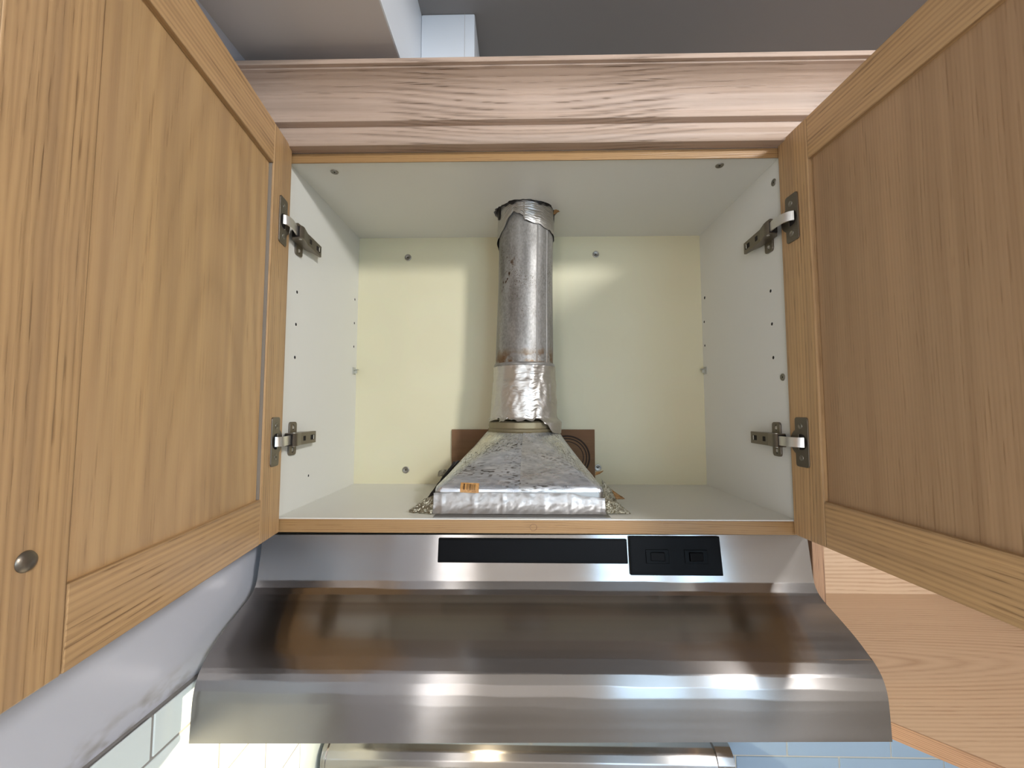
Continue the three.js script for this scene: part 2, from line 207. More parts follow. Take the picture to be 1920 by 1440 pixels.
  put('shade', new THREE.LatheGeometry([[0.205, 0.045], [0.200, 0.062], [0.175, 0.105], [0.12, 0.145], [0.05, 0.168], [0.012, 0.175], [0.012, 0.180], [0.052, 0.174], [0.124, 0.150], [0.180, 0.109], [0.206, 0.062], [0.209, 0.045], [0.205, 0.045]].map((p) => new THREE.Vector2(...p)), 48).translate(0, cy, 0), M.whiteGloss, lamp);  // dome added to block lamp light from the unseen ceiling
  const pl = new THREE.PointLight(new THREE.Color().setRGB(...LAMP.tint), LAMP.power); pl.name = 'pendant_light'; pl.position.set(...LAMP.at); pl.castShadow = true; pl.shadow.radius = LAMP.size; scene.add(pl);
}

// ------------------------------------------------------------------ wall cabinet
const W2 = 0.362, T = 0.019, H = 0.52, D = 0.276, Y0 = -0.0197;
const cab = thing('kitchen_cabinet', 'open oak kitchen cabinet with white interior and two framed doors above the steel hood', 'cabinet');
{
  put('side_panel', box([-W2 - T, Y0, -D - 0.006], [-W2, H + T, 0], 0, 'y'), M.melamine, cab);
  put('side_panel', box([W2, Y0, -D - 0.006], [W2 + T, H + T, 0], 0, 'y'), M.melamine, cab);
  const bs = new THREE.Shape([[-W2, 0], [W2, 0], [W2, D], [-W2, D]].map((p) => new THREE.Vector2(...p)));
  put('bottom_panel', box([-W2, Y0, -D], [W2, 0, 0], 0), M.melamine, cab);
  // top panel with the rough hole that was sawn for the duct
  const hole = new THREE.Path(), hp = []; for (let i = 0; i < 72; i++) { const a = i / 72 * Math.PI * 2, r = 0.0555 + 0.0035 * noise(i * 0.35, 2, 4) + 0.0022 * noise(i * 1.4, 5, 9); hp.push(new THREE.Vector2(-0.0075 + r * Math.cos(a), 0.172 + r * Math.sin(a))); } hole.setFromPoints(hp); bs.holes.push(hole);
  const tg = new THREE.ExtrudeGeometry(bs, { depth: T, bevelEnabled: false }); tg.rotateX(-Math.PI / 2); tg.translate(0, H, 0);
  put('top_panel', tg, M.melamine, cab);
  put('back_panel', (() => { const g = new THREE.BoxGeometry(2 * W2, H + T, 0.006); g.translate(0, H / 2, -D - 0.003); return g; })(), M.backboard, cab, 'cream back panel');
  put('edge_strip', box([-W2 - T, Y0, -0.0005], [W2 + T, -0.0016, 0.0014], 0.0004, 'x'), M.edge, cab, 'oak edge strip along the bottom');
  put('edge_strip', box([-W2 - T, H - 0.003, -0.0005], [W2 + T, H + 0.0114, 0.0014], 0.0004, 'x'), M.edge, cab, 'oak edge strip along the top');
  put('wood_plug', new THREE.TorusGeometry(0.0046, 0.0004, 6, 28).translate(0.0007, -0.0112, 0.0014), M.redEdge, cab, 'small round plug in the bottom edge strip');
  // screws, shelf-pin holes, shelf pins
  const sg = new THREE.LatheGeometry([[0, 0.0006], [0.0022, 0.0008], [0.0032, 0.0012], [0.0044, 0.0010], [0.0048, 0.0016], [0.0066, 0.0016], [0.0071, 0.0008], [0.0071, 0]].map((p) => new THREE.Vector2(...p)), 28);
  const cross = mergeGeometries([new THREE.BoxGeometry(0.0044, 0.0004, 0.0011).translate(0, 0.0008, 0), new THREE.BoxGeometry(0.0011, 0.0004, 0.0044).translate(0, 0.0008, 0), new THREE.CylinderGeometry(0.0011, 0.0011, 0.0004, 10).translate(0, 0.0009, 0)]);
  const ringG = new THREE.TorusGeometry(0.0046, 0.0005, 6, 24).rotateX(Math.PI / 2).translate(0, 0.0009, 0);
  const screw = (p, n, k = 1) => { const s = put('screw', sg, M.screw, cab); s.position.set(...p); s.quaternion.setFromUnitVectors(new THREE.Vector3(0, 1, 0), new THREE.Vector3(...n)); s.scale.setScalar(k); put('drive_recess', cross, M.dark, s); put('countersink_ring', ringG, M.dark, s); };
  for (const p of [[-0.2567, 0.4771, -D], [0.143, 0.4811, -D], [-0.2539, 0.0285, -D], [0.1414, 0.0339, -D]]) screw(p, [0, 0, 1]);
  for (const p of [[-0.305, H, -0.027], [0.284, H, -0.0214]]) screw(p, [0, -1, 0], 0.85);
  for (const p of [[W2, 0.4906, -0.0182], [W2, 0.1986, -0.0164]]) screw(p, [-1, 0, 0], 0.75);
  const pin = new THREE.CylinderGeometry(0.0026, 0.0026, 0.0006, 16).rotateZ(Math.PI / 2), rim = new THREE.TorusGeometry(0.0027, 0.0004, 6, 18).rotateY(Math.PI / 2);
  const hole5 = (s, y, z, k = 1) => { const o = put('shelf_pin_hole', pin, M.dark, cab); o.position.set(s * (W2 - 0.0001), y, z); o.scale.set(1, k, k); put('rim', rim, M.melamine, o); };
  for (const y of [0.333, 0.2826, 0.2316]) { hole5(-1, y, -0.035); hole5(1, y - 0.002, -0.0365); }
  for (const y of [0.332, 0.2829]) { hole5(-1, y, -0.2583); hole5(1, y + 0.001, -0.265); }
  hole5(1, 0.382, -0.2595, 1.25); hole5(-1, 0.045, -0.0878, 0.8); hole5(-1, 0.382, -0.2583);
  for (const [s, z] of [[-1, -0.262], [1, -0.2665]]) {
    const c = put('shelf_pin', box([s * W2 - 0.0, 0.2345, z - 0.006], [s * (W2 - 0.009), 0.2365, z + 0.006], 0.0006), M.clear, cab, 'clear plastic shelf support');
    put('bracket', mergeGeometries([box([s * W2, 0.225, z - 0.006], [s * (W2 - 0.0018), 0.240, z + 0.006], 0.0006), box([s * W2, 0.2275, z - 0.0008], [s * (W2 - 0.0075), 0.2345, z + 0.0008], 0.0003)]), M.clear, c);
  }
}
// doors: local z runs from the hinge edge to the free edge, local x out of the back face (sgn = side of the back face)
const DH0 = -0.0187, DH1 = 0.5358, DWD = 0.3800, ST2 = 0.0634, ST = 0.0566, TH = 0.0188;
function door(sgn, pos, ang, panelMat, label) {
  const d = group('door', cab, label); d.position.set(...pos); d.rotation.y = ang;
  const B = (n0, n1, y0, y1, s0, s1, r, gr, du, dv) => box([Math.min(sgn * n0, sgn * n1), y0, s0], [Math.max(sgn * n0, sgn * n1), y1, s1], r, gr, du, dv);
  put('stile', B(-TH, 0, DH0, DH1, 0, ST, 0.0022, 'y', 0.07, 0.1), M.stile, d);
  put('stile', B(-TH, 0, DH0, DH1, DWD - ST2, DWD, 0.0022, 'y', 0.03, 0.55), M.stile, d);
  put('rail', B(-TH, -0.0002, DH0 + 0.0003, DH0 + ST, ST + 0.0003, DWD - ST2 - 0.0003, 0.0012, 'z', 0.11, 0.2), M.stile, d);
  put('rail', B(-TH, -0.0002, DH1 - ST, DH1 - 0.0003, ST + 0.0003, DWD - ST2 - 0.0003, 0.0012, 'z', 0.05, 0.33), M.stile, d);
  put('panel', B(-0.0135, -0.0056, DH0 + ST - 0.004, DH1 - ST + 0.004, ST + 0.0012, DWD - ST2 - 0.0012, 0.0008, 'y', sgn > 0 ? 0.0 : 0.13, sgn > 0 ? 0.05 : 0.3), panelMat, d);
  if (sgn > 0) {
    const k = put('knob_screw', new THREE.LatheGeometry([[0, 0.0034], [0.0028, 0.0031], [0.0052, 0.0020], [0.0062, 0.0004], [0.0062, 0]].map((p) => new THREE.Vector2(...p)), 28).rotateZ(-Math.PI / 2), M.nickel, d, 'pan head screw of the door knob'); k.position.set(0.0002, 0.0622, 0.3455);
    put('rubber_bead', B(-0.0062, -0.0022, DH0 + ST, DH1 - ST, ST - 0.0004, ST + 0.0012, 0.0004, 'y'), plain('grey bead', 0x7a7064, 0.6), d, 'thin grey bead along the hinge stile');
  }
  return d;
}
door(1, [-0.3525, 0, 0.0067], 0.1362, M.panelL, 'left oak door swung open');
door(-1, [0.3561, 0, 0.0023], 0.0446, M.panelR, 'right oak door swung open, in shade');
// concealed hinges: cup plate on the door, link, arm and mounting plate on the cabinet side
function hinge(side, yc, doorPos, doorAng, label) {
  const h = group('hinge', cab, label), s = side;                  // side -1 left, +1 right
  const toDoor = new THREE.Matrix4().makeRotationY(doorAng).setPosition(doorPos[0], yc, doorPos[2]);
  // cup plate outline in (s, y), thickness along local x out of the door
  const sh = new THREE.Shape(); const a = 0.0135, b = 0.0365, hh = 0.0325, r = 0.004;
  sh.moveTo(a + r, -hh); sh.lineTo(b - r, -hh); sh.quadraticCurveTo(b, -hh, b, -hh + r); sh.lineTo(b, hh - r); sh.quadraticCurveTo(b, hh, b - r, hh); sh.lineTo(a + r, hh); sh.quadraticCurveTo(a, hh, a, hh - r); sh.lineTo(a, 0.0155);
  sh.absarc(0.0215, 0, 0.0175, Math.PI - 1.09, Math.PI + 1.09, false); sh.lineTo(a, -hh + r); sh.quadraticCurveTo(a, -hh, a + r, -hh);
  for (const y of [-0.021, 0.021]) { const c = new THREE.Path(); c.absarc(0.0235, y, 0.0026, 0, Math.PI * 2, true); sh.holes.push(c); }
  const slot = new THREE.Path(); slot.moveTo(0.019, -0.0105); slot.lineTo(0.019, 0.0105); slot.quadraticCurveTo(0.034, 0.0125, 0.0345, 0); slot.quadraticCurveTo(0.034, -0.0125, 0.019, -0.0105); sh.holes.push(slot);
  const G = (shape, depth, bev = 0.0004) => new THREE.ExtrudeGeometry(shape, { depth, bevelEnabled: bev > 0, bevelSize: bev, bevelThickness: bev, bevelSegments: 2, curveSegments: 16 });
  // extrude frame: X = s, Y = y, Z = depth -> local (n, y, s)
  const toLocal = new THREE.Matrix4().makeBasis(new THREE.Vector3(0, 0, 1), new THREE.Vector3(0, 1, 0), new THREE.Vector3(-s, 0, 0));
  const dg = (g) => place(g, toDoor.clone().multiply(toLocal));
  const cp = put('cup_plate', dg(G(sh, 0.0012)), M.nickel, h);
  const cupS = new THREE.Shape(); cupS.absarc(0.0220, 0, 0.0138, 0, Math.PI * 2);
  put('cup_well', dg(G(cupS, 0.0006, 0).translate(0, 0, 0.0001)), M.dark, h, 'dark well of the hinge cup');
  for (const y of [-0.021, 0.021]) { const c = new THREE.LatheGeometry([[0, 0.0009], [0.0016, 0.0006], [0.0022, 0.0013], [0.0034, 0.0019], [0.0040, 0.0012], [0.0040, 0]].map((p) => new THREE.Vector2(...p)), 20).rotateX(Math.PI / 2).translate(0.0235, y, 0.0004); put('plate_screw', dg(c), M.screw, h); }
  // cabinet-side frame: X = z towards the room, Y = y, Z = out of the cabinet side
  const toCab = new THREE.Matrix4().makeBasis(new THREE.Vector3(0, 0, 1), new THREE.Vector3(0, 1, 0), new THREE.Vector3(-s, 0, 0)).setPosition(s * W2, yc, 0);
  const cg = (g) => place(g, toCab);
  const mp = new THREE.Shape(), za = -0.043, zb = -0.0245, my = 0.0245, q = 0.005; mp.moveTo(za + q, -my); mp.lineTo(zb - q, -my); mp.quadraticCurveTo(zb, -my, zb, -my + q); mp.lineTo(zb, my - q); mp.quadraticCurveTo(zb, my, zb - q, my); mp.lineTo(za + q, my); mp.quadraticCurveTo(za, my, za, my - q); mp.lineTo(za, -my + q); mp.quadraticCurveTo(za, -my, za + q, -my);
  for (const y of [-0.0168, 0.0168]) { const c = new THREE.Path(); c.absellipse(-0.0335, y, 0.0030, 0.0046, 0, Math.PI * 2, true); mp.holes.push(c); }
  put('mounting_plate', cg(G(mp, 0.0022, 0.0005)), M.nickel, h);
  for (const y of [-0.0168, 0.0168]) put('plate_screw', cg(new THREE.LatheGeometry([[0, 0.0012], [0.0014, 0.0008], [0.0022, 0.0016], [0.0028, 0.0014], [0.0030, 0]].map((p) => new THREE.Vector2(...p)), 18).rotateX(Math.PI / 2).translate(-0.0340, y, 0.0004)), M.bright, h);
  // arm: folded channel seen side-on, height hh2, rising away from the wall towards the room
  const prof = new THREE.Shape(); prof.moveTo(-0.082, 0.0125); prof.lineTo(-0.082, 0.0100); prof.lineTo(-0.066, 0.0080); prof.lineTo(-0.052, 0.0030); prof.lineTo(-0.012, 0.0030); prof.lineTo(-0.003, 0.0085); prof.lineTo(-0.0015, 0.0205); prof.quadraticCurveTo(-0.006, 0.0235, -0.012, 0.0215); prof.lineTo(-0.030, 0.0165); prof.lineTo(-0.050, 0.0150); prof.lineTo(-0.082, 0.0125);
  const arm = new THREE.ExtrudeGeometry(prof, { depth: 0.0172, bevelEnabled: true, bevelSize: 0.0006, bevelThickness: 0.0006, bevelSegments: 2 }).translate(0, 0, -0.0086);
  // profile plane (X = z, Y = out) with depth along y
  const armM = new THREE.Matrix4().makeBasis(new THREE.Vector3(0, 0, 1), new THREE.Vector3(-s, 0, 0), new THREE.Vector3(0, 1, 0)).setPosition(s * W2, yc, 0);
  const am = put('arm', place(arm, armM), M.nickel, h);
  const ag = (g) => place(g, armM);
  put('arm_slot', ag(mergeGeometries([box([-0.0765, 0.0128, -0.0038], [-0.0600, 0.0146, 0.0038], 0.0003), box([-0.0440, 0.0152, -0.0036], [-0.0370, 0.0168, 0.0036], 0.0003)])), M.dark, h, 'dark adjusting slots');
  put('slot_lining', ag(box([-0.0735, 0.0142, -0.0034], [-0.0715, 0.0150, 0.0034], 0.0002)), M.bright, h);
  put('arm_mouth', ag(box([-0.0045, 0.0085, -0.0078], [-0.0008, 0.0200, 0.0078], 0.0003)), M.dark, h);
  for (const y of [-0.0094, 0.0094]) put('rivet', ag(new THREE.CylinderGeometry(0.0022, 0.0022, 0.0012, 16).rotateX(Math.PI / 2).translate(-0.0075, 0.0180, y)), M.bright, h);
  // bright link from the arm mouth into the cup
  const P0 = new THREE.Vector3(s * (W2 - 0.0165), yc, -0.003), P3 = new THREE.Vector3(-s * 0.0035, 0, 0.0315).applyMatrix4(toDoor), P1 = new THREE.Vector3(s * (W2 - 0.0195), yc, 0.010), P2 = P3.clone().add(new THREE.Vector3(-s * 0.012, 0, -0.004));
  const cur = new THREE.CubicBezierCurve3(P0, P1, P2, P3), tp = 0.0022, hb = 0.0064;
  const link = (o0, o1) => { const up = new THREE.Vector3(0, 1, 0); return grid(16, 1, (u, v) => { const p = cur.getPoint(u), t = cur.getTangent(u), n = t.clone().cross(up).normalize(); p.addScaledVector(n, o0); p.y += lerp(-hb, hb, v) * o1; return [p.x, p.y, p.z]; }); };
  const rimG = (v0) => { const up = new THREE.Vector3(0, 1, 0); return grid(16, 1, (u, v) => { const p = cur.getPoint(u), t = cur.getTangent(u), n = t.clone().cross(up).normalize(); p.addScaledVector(n, lerp(0, tp, v)); p.y += v0 * hb; return [p.x, p.y, p.z]; }); };
  put('link', mergeGeometries([link(0, 1), link(tp, 1), rimG(1), rimG(-1)]), M.bright, h, 'bright steel link');
}
for (const [s, p, a, side] of [[-1, [-0.3525, 0, 0.0067], 0.1362, 'left'], [1, [0.3561, 0, 0.0023], 0.0446, 'right']]) for (const [y, k] of [[0.4145, 'upper'], [0.1085, 'lower']]) hinge(s, y, p, a, k + ' ' + side + ' hinge');

// ------------------------------------------------------------------ crown moulding
{
  const cove = spline([[0.0295, 0.5685], [0.0315, 0.5800], [0.0370, 0.5925], [0.0465, 0.6020], [0.0565, 0.6075], [0.0640, 0.6095]], 24);
  const ogee = spline([[0.0200, 0.5325], [0.0228, 0.5370], [0.0230, 0.5440], [0.0212, 0.5510], [0.0222, 0.5568]], 14);
  const bead = [[0.0312, 0.5580], [0.0322, 0.5583], [0.0328, 0.5592], [0.0330, 0.5660], [0.0324, 0.5670], [0.0300, 0.5674]];
  const prof = [[0.0016, 0.5318], [0.0190, 0.5316], ...ogee, ...bead, ...cove, [0.0648, 0.6108], [0.0700, 0.6112], [0.0706, 0.6120], [0.0706, 0.6172], [0.0698, 0.6178], [0.0016, 0.6178]];
  const t = thing('crown_moulding', 'limed oak crown moulding running along the top of the open cabinet', 'moulding', [0, 0, 0]);
  put('moulding_profile', sweep(prof, XW + 0.0005, 0.60, { nx: 24, crease: 0.5, grainX: true }), M.crown, t);
}

// ------------------------------------------------------------------ range hood
const hood = thing('range_hood', 'brushed stainless steel range hood with black control panel mounted under the cabinet', 'range hood');
{
  const front = spline([[0.0000, -0.0218], [0.0012, -0.0300], [0.0048, -0.0520], [0.0090, -0.0760], [0.0118, -0.0850], [0.0180, -0.0925], [0.0285, -0.0985], [0.0570, -0.1092], [0.0800, -0.1190], [0.0985, -0.1300], [0.1060, -0.1362], [0.1112, -0.1425], [0.1152, -0.1510], [0.1176, -0.1610], [0.1188, -0.1760], [0.1200, -0.2055]], 90);
  const prof = [[-0.282, -0.0215], ...front, [0.1185, -0.2060], [0.1085, -0.2060], [0.1080, -0.2050], [0.1075, -0.1640], [-0.282, -0.1640]];
  const bend = (x, y, z) => [x, y + (y < -0.09 ? 0.0045 * x / 0.377 * smooth(-0.09, -0.20, y) * (z > 0.1 ? 1 : 0.3) : 0) + 0.002 * x / 0.377, z];
  put('canopy', sweep(prof, -0.3790, 0.3752, { nx: 20, crease: 0.45, bend }), M.steel, hood);
  const tilt = -Math.atan(0.0090 / 0.052), yz = (y) => 0.0010 + (-0.030 - y) * 0.172;   // the front leans out by 9.5 degrees
  const panel = (name, x0, x1, y0, y1, th, mat, parent = hood, lift = 0, r = 0.0012) => { const g = new RoundedBoxGeometry(x1 - x0, (y1 - y0) / Math.cos(tilt), th, 2, Math.min(r, th * 0.45)); g.translate(0, 0, th / 2 + lift); g.rotateX(tilt); g.translate((x0 + x1) / 2, (y0 + y1) / 2, yz((y0 + y1) / 2)); return put(name, g, mat, parent); };
  const vs = panel('vent_strip', -0.1308, 0.1285, -0.0575, -0.0263, 0.0040, M.blackRim); vs.userData.label = 'long black blank strip';
  panel('strip_face', -0.1288, 0.1265, -0.0545, -0.0285, 0.0006, M.black, vs, 0.0038);
  const cp = panel('control_panel', 0.1310, 0.2545, -0.0715, -0.0222, 0.0046, M.blackRim); cp.userData.label = 'black control panel';
  panel('panel_face', 0.1330, 0.2525, -0.0680, -0.0245, 0.0006, M.black, cp, 0.0044);
  for (const [xc, dir] of [[0.1680, -1], [0.2200, 1]]) {
    panel('switch_frame', xc - 0.0155, xc + 0.0155, -0.0565, -0.0390, 0.0014, M.blackRim, cp, 0.0048, 0.0006);
    const g = new RoundedBoxGeometry(0.019, 0.0115, 0.0034, 2, 0.0012); g.rotateY(dir * 0.16); g.translate(0, 0, 0.0066); g.rotateX(tilt); g.translate(xc, -0.0478, yz(-0.0478)); put('rocker_switch', g, M.black, cp);
  }
  const lens = put('lamp_lens', new THREE.CylinderGeometry(0.040, 0.036, 0.022, 32).translate(0, -0.011, 0), M.hoodGlow, hood, 'lit lamp lens'); lens.position.set(HOOD_LAMP.at[0], -0.1642, HOOD_LAMP.at[2]);
  for (let k = 0; k < 2; k++) put('grease_filter', box([-0.30 + k * 0.31, -0.168, -0.25], [0.0 + k * 0.31, -0.1642, -0.06], 0.001), M.nickel, hood);
  const pl = new THREE.PointLight(new THREE.Color().setRGB(...HOOD_LAMP.tint), HOOD_LAMP.power); pl.name = 'hood_light'; pl.position.set(HOOD_LAMP.at[0], -0.177, HOOD_LAMP.at[2]); pl.castShadow = true; pl.shadow.radius = 0.5; scene.add(pl);
}

// ------------------------------------------------------------------ exhaust duct inside the cabinet
const duct = thing('exhaust_duct', 'galvanised metal exhaust duct with foil tape rising through the cabinet', 'duct', [-0.0125, 0, -0.12]);
{
  const O = duct.position, add = (n, g, m, l, p = duct) => put(n, g.translate(-O.x, -O.y, -O.z), m, p, l);
  const ax = (y) => lerp(-0.0115, -0.0060, clamp((y - 0.13) / 0.34)), AZ = -0.172;
  const tube = (f, y0, y1, nu, nv) => grid(nu, nv, (u, v) => { const a = (u - 0.25) * Math.PI * 2, y = typeof y0 === 'function' ? lerp(y0(u), y1(u), v) : lerp(y0, y1, v), r = f(u, y, v); return [ax(y) - r * Math.cos(a), y, AZ + r * Math.sin(a)]; }, undefined, true);   // u = 0.5 faces the room
  add('pipe', tube((u, y) => 0.0502 + 0.0025 * smooth(0.40, 0.23, y) + 0.0006 * smooth(0.236, 0.232, y), 0.231, 0.575, 72, 40), M.pipe, 'round galvanised pipe');
  // folded seams on the pipe
  for (const [u, w] of [[0.566, 0.0030], [0.632, 0.0022]]) { const g = grid(4, 30, (s, t) => { const y = lerp(0.232, 0.50, t), a = (u + (s - 0.5) * w * 3.2 - 0.25) * Math.PI * 2, r = 0.0502 + 0.0025 * smooth(0.40, 0.23, y) + 0.0011 * Math.sin(Math.PI * s); return [ax(y) - r * Math.cos(a), y, AZ + r * Math.sin(a)]; }, undefined, true); add('seam', g, M.pipe); }
  // torn foil round the top of the pipe
  const lowTop = (u) => { const f = (u - 0.25) * 2; const k = f < 0.22 ? lerp(0.462, 0.478, f / 0.22) : f < 0.36 ? lerp(0.478, 0.5035, (f - 0.22) / 0.14) : f < 0.48 ? lerp(0.5035, 0.4900, (f - 0.36) / 0.12) : f < 0.95 ? lerp(0.4830, 0.4690, (f - 0.48) / 0.47) : 0.470; return k + 0.0018 * noise(u * 60, 3, 8); };
  add('foil_wrap', tube((u, y, v) => 0.0517 + 0.0016 * (1 - v) * (0.5 + noise(u * 16, 1, 5)) + 0.0016 * Math.abs(fbm(u * 24, y * 60, 7)), lowTop, () => 0.5225, 110, 14), M.foil, 'torn crumpled foil tape at the top');
  add('dark_gap_ring', tube((u, y, v) => 0.0532 + 0.0025 * noise(u * 20, 3, 5) + 0.004 * v * Math.abs(noise(u * 34, 1, 15)), (u) => 0.5195 - 0.006 * Math.abs(noise(u * 26, 9, 4)) - (Math.abs(u - 0.29) < 0.03 ? 0.014 : 0) - (Math.abs(u - 0.72) < 0.02 ? 0.016 : 0), () => 0.5245, 120, 3), M.tapeAndGap, 'dark ragged ring put in as the shade of the ceiling hole gap');  // dark colour stands in for the shaded gap round the pipe
  add('torn_flap', sheet([[0.0425, 0.5050, -0.150], [0.0560, 0.5120, -0.146], [0.0540, 0.5170, -0.150], [0.0440, 0.5190, -0.152]], 0.002, 5, 0.5, 8), M.brownTape);
  // taped sleeve
  const sl = (u, y) => 0.0555 + 0.0022 * smooth(0.22, 0.14, y);
  add('joint_band', tube((u, y, v) => 0.0545 + 0.0014 * Math.sin(Math.PI * v), 0.2265, 0.2345, 72, 8), M.pipe, 'rusty rolled joint');
  add('foil_wrap', tube((u, y, v) => sl(u, y) + 0.0090 * smooth(0.138, 0.130, y) + 0.0034 * (Math.abs(fbm(u * 18, y * 30, 31)) - 0.2) + 0.0020 * Math.abs(noise(u * 26, y * 22, 37)) + 0.0012 * smooth(0.205, 0.202, y), (u) => 0.1330 - 0.022 * smooth(0.545, 0.66, u) * smooth(0.80, 0.70, u) + 0.004 * noise(u * 30, 2, 33) + 0.003 * smooth(0.1, 0.4, Math.abs(noise(u * 50, 7, 3))), () => 0.2285, 150, 40), M.foil, 'wrinkled foil tape round the lower sleeve');
  // collar between sleeve and boot
  const cl = [[0.0640, 0.1105], [0.0648, 0.1130], [0.0622, 0.1150], [0.0634, 0.1185], [0.0610, 0.1205], [0.0622, 0.1240], [0.0612, 0.1300], [0.0560, 0.1330]];
  add('collar', toCreasedNormals(new THREE.LatheGeometry(cl.map((p) => new THREE.Vector2(...p)), 64).translate(-0.0128, 0, AZ), 0.6), M.collar, 'grimy crimped collar');
  // boot: rectangle at the cabinet floor blending to the round collar
  const bx0 = -0.1442, bx1 = 0.1052, bz0 = -0.030, bz1 = -0.232, yr = 0.036, yt = 0.1135, rc = 0.0640, cxr = -0.0128;
  const rect = (t) => { // t 0..1 round from the front middle, rounded corners
    const cx = (bx0 + bx1) / 2, cz = (bz0 + bz1) / 2, hw = (bx1 - bx0) / 2, hd = (bz0 - bz1) / 2, cr = 0.010; const a = t * Math.PI * 2; // by sides: front right, right, back, left
    const seg = [hw, 2 * hd, 2 * hw, 2 * hd, hw], w = [0.05, 0.122, 0.1, 0.122, 0.05]; const corner = 0.139; let p = t;
    const list = [['side', w[0], [0, 1], [1, 1]], ['c', corner, [1, 1]], ['side', w[1], [1, 1], [1, -1]], ['c', corner, [1, -1]], ['side', w[2], [1, -1], [-1, -1]], ['c', corner, [-1, -1]], ['side', w[3], [-1, -1], [-1, 1]], ['c', corner, [-1, 1]], ['side', w[4], [-1, 1], [0, 1]]];
    const total = list.reduce((s, l) => s + l[1], 0); p *= total; let k = 0;
    for (const l of list) { if (p <= l[1] + 1e-9) { const f = p / l[1]; const at = ([sx, sz], mz) => [cx + sx * hw, cz + sz * hd];
      if (l[0] === 'side') { const A = at(l[2]), B = at(l[3]); const sh = (q, o) => { const dx = Math.sign(o[0] - q[0]) * (Math.abs(o[0] - q[0]) > 1e-6 ? 1 : 0), dz = Math.sign(o[1] - q[1]) * (Math.abs(o[1] - q[1]) > 1e-6 ? 1 : 0); return [q[0] + dx * cr, q[1] + dz * cr]; }; const a1 = l[2][0] === 0 ? A : sh(A, B), b1 = l[3][0] === 0 ? B : sh(B, A); return [lerp(a1[0], b1[0], f), lerp(a1[1], b1[1], f)]; }
      const c = at(l[2]), k0 = [c[0] - l[2][0] * cr, c[1] - l[2][1] * cr]; const start = { '1,1': Math.PI / 2, '1,-1': 0, '-1,-1': -Math.PI / 2, '-1,1': Math.PI }[l[2].join()]; const an = start - f * Math.PI / 2; return [k0[0] + cr * Math.cos(an), k0[1] + cr * Math.sin(an)]; }
      p -= l[1]; k++; }
    return [cx, cz + hd];
  };
  const boot = grid(320, 26, (u, v) => { const R = rect(u), a = u * Math.PI * 2, C = [cxr + rc * Math.sin(a), AZ + rc * Math.cos(a)], s = clamp((v - 0.06) / 0.94), e = s; const soft = 0.0; const y = v < 0.06 ? lerp(0.028, yr, v / 0.06) : lerp(yr, yt, s); const dent = 0.0012 * fbm(u * 14, v * 4, 61); return [lerp(R[0], C[0], e) + dent, y, lerp(R[1], C[1], e) + dent]; }, (u, v) => [u * 0.7, v * 0.17 + 0.02]);
  add('boot', boot, M.galv, 'flared galvanised transition boot');
  add('skirt', grid(160, 6, (u, v) => { const R = rect(u); const o = 1.004; return [(bx0 + bx1) / 2 + (R[0] - (bx0 + bx1) / 2) * o, lerp(0.001, 0.031, v), (bz0 + bz1) / 2 + (R[1] - (bz0 + bz1) / 2) * o]; }, (u, v) => [u * 0.7, v * 0.03]), M.flange);
  add('foil_strip', grid(90, 14, (u, v) => { const x = lerp(bx0 - 0.0006, bx1 + 0.0006, u), top = 0.0305 - 0.006 * smooth(0.80, 0.93, u) - 0.0015 * Math.abs(noise(u * 14, 1, 9)), y = lerp(0.0018, top, v), curl = 0.009 * Math.pow(1 - v, 3), fold = 0.0012 * Math.pow(Math.max(0, Math.sin(u * 34 + 2 * noise(u * 6, 1, 3))), 10), wr = 0.0022 * Math.abs(fbm(u * 22, v * 3, 17)); return [x, y, bz0 + 0.0012 + curl + fold + wr]; }, (u, v) => [u * 1.2, v * 0.15]), M.foilFlat, 'crumpled foil tape along the front of the boot');
  add('flange', box([-0.1400, 0.0004, -0.034], [0.1090, 0.0014, -0.0015], 0.0003, 'x'), M.flange, 'dull zinc flange on the cabinet floor');
  const cu = sheet([[-0.1855, 0.0005, -0.030], [-0.1440, 0.0008, -0.016], [-0.1430, 0.0260, -0.034], [-0.1610, 0.0190, -0.040]], 0.0035, 21, 0.15, 16);
  add('crumpled_foil', cu, M.foilDull, 'grimy crumpled foil at the left corner');
  add('crumpled_foil', sheet([[0.1050, 0.0030, -0.020], [0.1440, 0.0005, -0.024], [0.1250, 0.0170, -0.036], [0.1060, 0.0240, -0.034]], 0.0035, 33, 0.15, 16), M.foilDull, 'grimy crumpled foil at the right corner');
  add('black_flap', sheet([[-0.1750, 0.0020, -0.100], [-0.1450, 0.0020, -0.096], [-0.1080, 0.0700, -0.120], [-0.1290, 0.0660, -0.112]], 0.0020, 41, 0.1, 16), M.tapeAndGap, 'blackened torn tape behind the left side');
  add('torn_flap', sheet([[-0.1590, 0.0380, -0.120], [-0.1440, 0.0400, -0.118], [-0.1400, 0.0515, -0.122], [-0.1560, 0.0500, -0.124]], 0.0025, 45, 0.25, 8), M.foilDull);
  add('torn_flap', sheet([[0.1080, 0.0080, -0.058], [0.1330, 0.0080, -0.062], [0.1240, 0.0290, -0.066], [0.1080, 0.0460, -0.066]], 0.0030, 51, 0.25, 16), M.foilDull);
  add('torn_flap', sheet([[0.1180, 0.0110, -0.066], [0.1470, 0.0140, -0.062], [0.1260, 0.0270, -0.070], [0.1110, 0.0390, -0.070]], 0.0020, 57, 0.5, 14), M.brownTape, 'torn browned tape on the right');
  add('torn_flap', sheet([[0.1030, 0.0440, -0.100], [0.1120, 0.0470, -0.098], [0.1200, 0.0530, -0.100], [0.1060, 0.0500, -0.104]], 0.001, 59, 0.3, 8), M.brownTape);
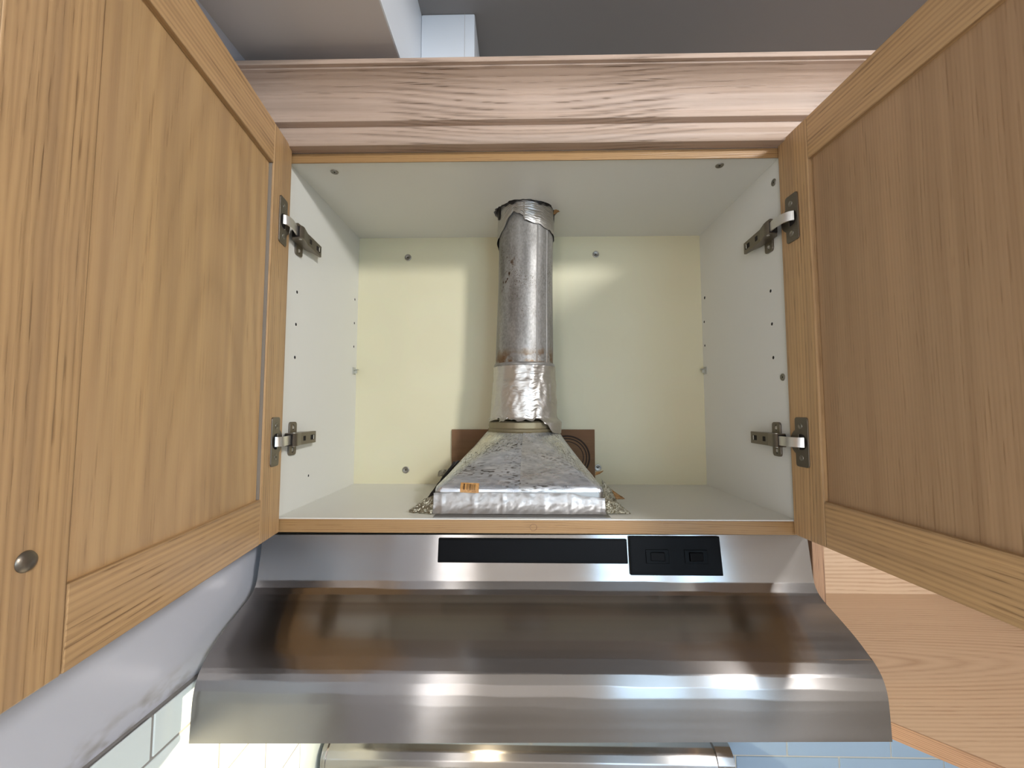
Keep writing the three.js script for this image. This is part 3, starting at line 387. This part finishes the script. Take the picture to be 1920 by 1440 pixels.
  // barcode sticker on the front face
  const fz = (x, y) => lerp(bz0, AZ + rc, clamp((y - yr) / (yt - yr)));
  add('barcode_sticker', grid(8, 4, (u, v) => { const x = lerp(-0.1060, -0.0785, u), y = lerp(0.0305, 0.0435, v) - 0.001 * u; return [x, y, fz(x, y) + 0.0009 + (y < yr ? 0.0006 : 0)]; }), M.barcode, 'small orange barcode sticker');
}
{
  const t = thing('cardboard_sheet', 'brown cardboard sheet with a printed ring standing behind the duct boot', 'cardboard', [-0.0118, 0, -0.2730]);
  const g = new THREE.BoxGeometry(0.2934, 0.1115, 0.004); g.translate(0, 0.1115 / 2 + 0.0004, 0); put('sheet', g, M.card, t);
}

// ------------------------------------------------------------------ open corner cabinet on the right
{
  const t = thing('corner_cabinet', 'open pale oak corner cabinet shelf right of the steel hood', 'cabinet', [0.3796, -0.2305, -0.276]), O = t.position, add = (n, g, m) => put(n, g.translate(-O.x, -O.y, -O.z), m, t);
  add('side_panel', box([0.3814, -0.2120, -0.278], [0.3975, 0.60, 0.0], 0.0008, 'y'), M.redEdge);
  add('back_panel', box([0.3975, -0.2120, -0.284], [0.9990, 0.60, -0.2755], 0, 'x'), M.shelf);
  const s = new THREE.Shape([[0.3814, 0.284], [0.9985, 0.284], [0.9985, -0.665], [0.3814, -0.0384]].map((p) => new THREE.Vector2(...p)));
  add('shelf', uvBox(new THREE.ExtrudeGeometry(s, { depth: 0.0185, bevelEnabled: false }).rotateX(-Math.PI / 2).translate(0, -0.2306, 0), 'x', 0.25, 0.0), M.shelf);
  const dx = 0.6185, dz = 0.628, L = Math.hypot(dx, dz); const lip = uvBox(new RoundedBoxGeometry(L, 0.0187, 0.0016, 1, 0.0004), 'x', 0.3, 0.1); lip.rotateY(-Math.atan2(dz, dx)); lip.translate(0.3800 + dx / 2 - 0.0006, -0.2213, 0.037 + dz / 2 + 0.0006); add('edge_strip', lip, M.redEdge);
  add('side_panel', box([0.982, -0.2120, -0.2755], [0.9985, 0.60, 0.66], 0.0008, 'y'), M.shelf);
}

// ------------------------------------------------------------------ stove below
{
  const t = thing('stove', 'stainless steel stove backguard with a rounded top under the hood', 'stove', [-0.006, -1.65, 0.03]), O = t.position, add = (n, g, m, l) => put(n, g.translate(-O.x, -O.y, -O.z), m, t, l);
  add('oven_body', box([-0.384 + 0.004, -1.65, -0.28], [0.374, -0.76, 0.34], 0.004), M.steel);
  add('cooktop', box([-0.380, -0.76, -0.28], [0.374, -0.742, 0.36], 0.004), M.whiteGloss);
  const R = 0.028, prof = [[-0.2860, -0.742], [-0.2860, -0.4640]]; for (let i = 0; i <= 14; i++) { const a = Math.PI / 2 * (1 - i / 14); prof.push([-0.2280 + R * Math.cos(a), -0.4640 - R + R * Math.sin(a)]); } prof.push([-0.2000, -0.742]);
  add('backguard', sweep(prof, -0.3720, 0.3350, { nx: 4, crease: 0.5 }), M.steel);
  for (const [x0, x1] of [[-0.4010 + 0.021, -0.372], [0.335, 0.3640]]) { const p2 = prof.map(([z, y]) => [z + (z > -0.25 ? 0.0015 : 0), y > -0.6 ? y + 0.004 : y]); add('end_cap', sweep(p2, x0, x1, { nx: 2, crease: 0.5 }), M.steel); }
}
renderer.render(scene, camera);
